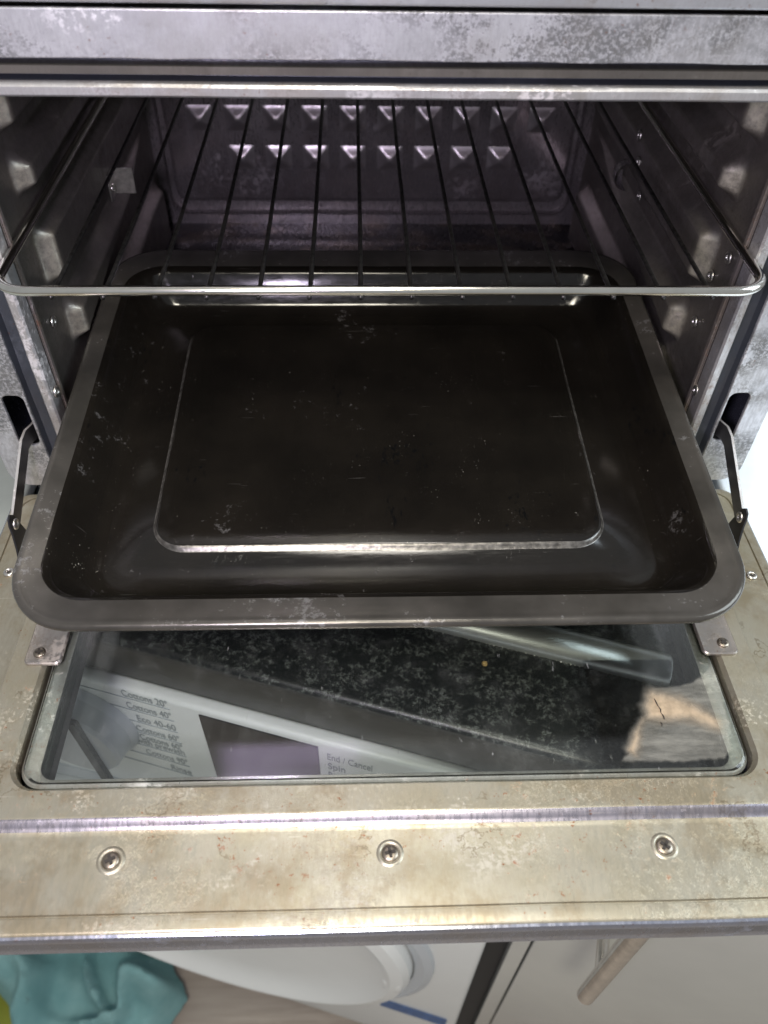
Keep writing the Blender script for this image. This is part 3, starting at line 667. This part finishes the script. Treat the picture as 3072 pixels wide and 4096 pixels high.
CRK3 = [ (0.1403, -0.1621), (0.1432, -0.1590), (0.1437, -0.1621), (0.1456, -0.1634) ]
def inside(p, P):
    c = False
    for k in range(len(P)):
        a, b = P[k], P[k-1]
        if (a[1] > p[1]) != (b[1] > p[1]) and p[0] < (b[0]-a[0])*(p[1]-a[1])/(b[1]-a[1])+a[0]: c = not c
    return c
def sdist(p, P):
    d = 9
    for k in range(len(P)):
        a, b = V(P[k]), V(P[k-1]); ab = b-a; t = max(0, min(1, (V(p)-a).dot(ab)/ab.length_squared)); d = min(d, (V(p)-a-ab*t).length)
    return d if inside(p, P) else -d
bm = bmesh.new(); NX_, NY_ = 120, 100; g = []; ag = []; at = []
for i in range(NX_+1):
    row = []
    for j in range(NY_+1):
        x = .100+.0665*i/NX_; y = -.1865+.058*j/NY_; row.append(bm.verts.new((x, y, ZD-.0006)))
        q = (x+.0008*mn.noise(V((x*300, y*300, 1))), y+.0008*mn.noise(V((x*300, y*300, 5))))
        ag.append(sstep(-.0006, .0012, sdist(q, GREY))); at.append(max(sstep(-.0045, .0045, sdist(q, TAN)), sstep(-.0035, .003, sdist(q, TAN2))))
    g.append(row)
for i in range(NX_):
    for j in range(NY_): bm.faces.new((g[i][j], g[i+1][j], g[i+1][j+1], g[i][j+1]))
n = NT('painted_reflection_film')  # reflected view painted as a half-clear coloured sheet
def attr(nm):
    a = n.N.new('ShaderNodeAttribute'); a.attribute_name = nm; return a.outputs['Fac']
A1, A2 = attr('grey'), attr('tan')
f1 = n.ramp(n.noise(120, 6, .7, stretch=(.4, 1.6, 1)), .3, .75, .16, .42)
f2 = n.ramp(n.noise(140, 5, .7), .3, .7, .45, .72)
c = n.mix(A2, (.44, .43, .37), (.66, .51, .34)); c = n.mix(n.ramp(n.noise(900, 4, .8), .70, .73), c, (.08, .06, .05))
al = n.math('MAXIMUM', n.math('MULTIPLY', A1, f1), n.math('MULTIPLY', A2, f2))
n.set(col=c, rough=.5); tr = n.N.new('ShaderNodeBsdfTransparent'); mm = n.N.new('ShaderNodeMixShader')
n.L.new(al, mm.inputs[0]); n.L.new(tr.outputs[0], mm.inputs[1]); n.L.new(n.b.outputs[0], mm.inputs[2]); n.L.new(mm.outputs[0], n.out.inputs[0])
film = finish(bm, 'reflection_film', n.m, door, 80)
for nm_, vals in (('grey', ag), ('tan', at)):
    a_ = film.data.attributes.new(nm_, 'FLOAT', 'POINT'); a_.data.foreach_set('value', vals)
for P_, mt_, rd in ((CRK, M_screwdark, .00022), (CRK2[:2], M_screwdark, .0002)):
    bm = bmesh.new(); pts = []
    for a, b in zip(P_, P_[1:]):
        for k in range(5):
            q = V(a).lerp(V(b), k/5); pts.append(V((q.x+.0006*mn.noise(V((q.x*900, q.y*900, 2))), q.y+.0006*mn.noise(V((q.x*900, q.y*900, 7))), ZD-.0004)))
    tube(bm, pts, lambda u: rd*(.4+abs(math.sin(u*9))), 5); finish(bm, 'burnt_residue' if mt_ is M_screwdark else 'scratch', mt_, door)

# cloths on the floor
def cloth_obj(name, outline, h, mat, seed, fold_dir, label, cat, z0=ZF+.002):
    from mathutils.geometry import delaunay_2d_cdt
    xs = [p[0] for p in outline]; ys = [p[1] for p in outline]; st = .0045
    dense = []
    for i, p in enumerate(outline):
        q = outline[(i+1) % len(outline)]; nseg = max(1, int((V(q)-V(p)).length/st))
        for k in range(nseg): dense.append(V(p).lerp(V(q), k/nseg))
    dense = [V((p.x+.006*mn.noise(V((p.x*40, p.y*40, seed))), p.y+.006*mn.noise(V((p.x*40, p.y*40, seed+3))))) for p in dense]
    nb = len(dense); pts = list(dense); x = min(xs)
    while x < max(xs):
        y = min(ys)
        while y < max(ys): pts.append(V((x+random.uniform(-.001, .001), y+random.uniform(-.001, .001)))); y += st
        x += st
    vv, ee, ff, *_ = delaunay_2d_cdt(pts, [], [list(range(nb))], 1, 1e-6)
    bm = bmesh.new(); cx = sum(xs)/len(xs); cy = sum(ys)/len(ys); bv = []
    from mathutils import kdtree
    kd = kdtree.KDTree(nb)
    for i, p in enumerate(dense): kd.insert((p.x, p.y, 0), i)
    kd.balance()
    for p in vv:
        dd = kd.find((p.x, p.y, 0))[2]; rise = sstep(0, .02, dd)
        a = math.atan2(p.y-cy-fold_dir[1], p.x-cx-fold_dir[0]); rad = math.hypot(p.x-cx-fold_dir[0], p.y-cy-fold_dir[1])
        wx = p.x+.05*mn.noise(V((p.x*9, p.y*9, seed+7))); wy = p.y+.05*mn.noise(V((p.x*9, p.y*9, seed+11)))
        wv = mn.noise(V((wx*17, wy*5, seed)))+.4*mn.noise(V((wx*12+wy*22, wy*20, seed+2)))
        rid = 1-abs(wv)*4.5
        z = z0+rise*(h*.35+h*.55*max(0, rid)+h*.3*mn.noise(V((p.x*20, p.y*20, seed+1))))+.001
        bv.append(bm.verts.new((p.x, p.y, max(z, z0+.0008))))
    for f in ff:
        try: bm.faces.new([bv[i] for i in f])
        except ValueError: pass
    for _ in range(2): bmesh.ops.smooth_vert(bm, verts=bm.verts, factor=.5, use_axis_x=True, use_axis_y=True, use_axis_z=True)
    g = bmesh.ops.extrude_face_region(bm, geom=list(bm.faces))
    for v in g['geom']:
        if isinstance(v, bmesh.types.BMVert): v.co.z += .002
    return tag(finish(bm, name, mat, None, 80), label, cat)
cloth_obj('cleaning_cloth', [(-.500, -.052), (-.485, -.020), (-.40, -.010), (-.345, -.028), (-.33, -.022), (-.262, -.050), (-.235, -.098), (-.270, -.150), (-.36, -.20), (-.42, -.17), (-.455, -.115)], .11, M_teal, 3, (.01, -.10), 'crumpled teal microfibre cloth on the floor', 'cloth', ZF+.012)
cloth_obj('cleaning_cloth', [(-.56, -.02), (-.40, .03), (-.25, -.02), (-.36, -.12), (-.40, -.24), (-.56, -.22)], .012, M_yellow, 8, (0, 0), 'olive yellow cloth spread under the crumpled teal cloth', 'cloth')
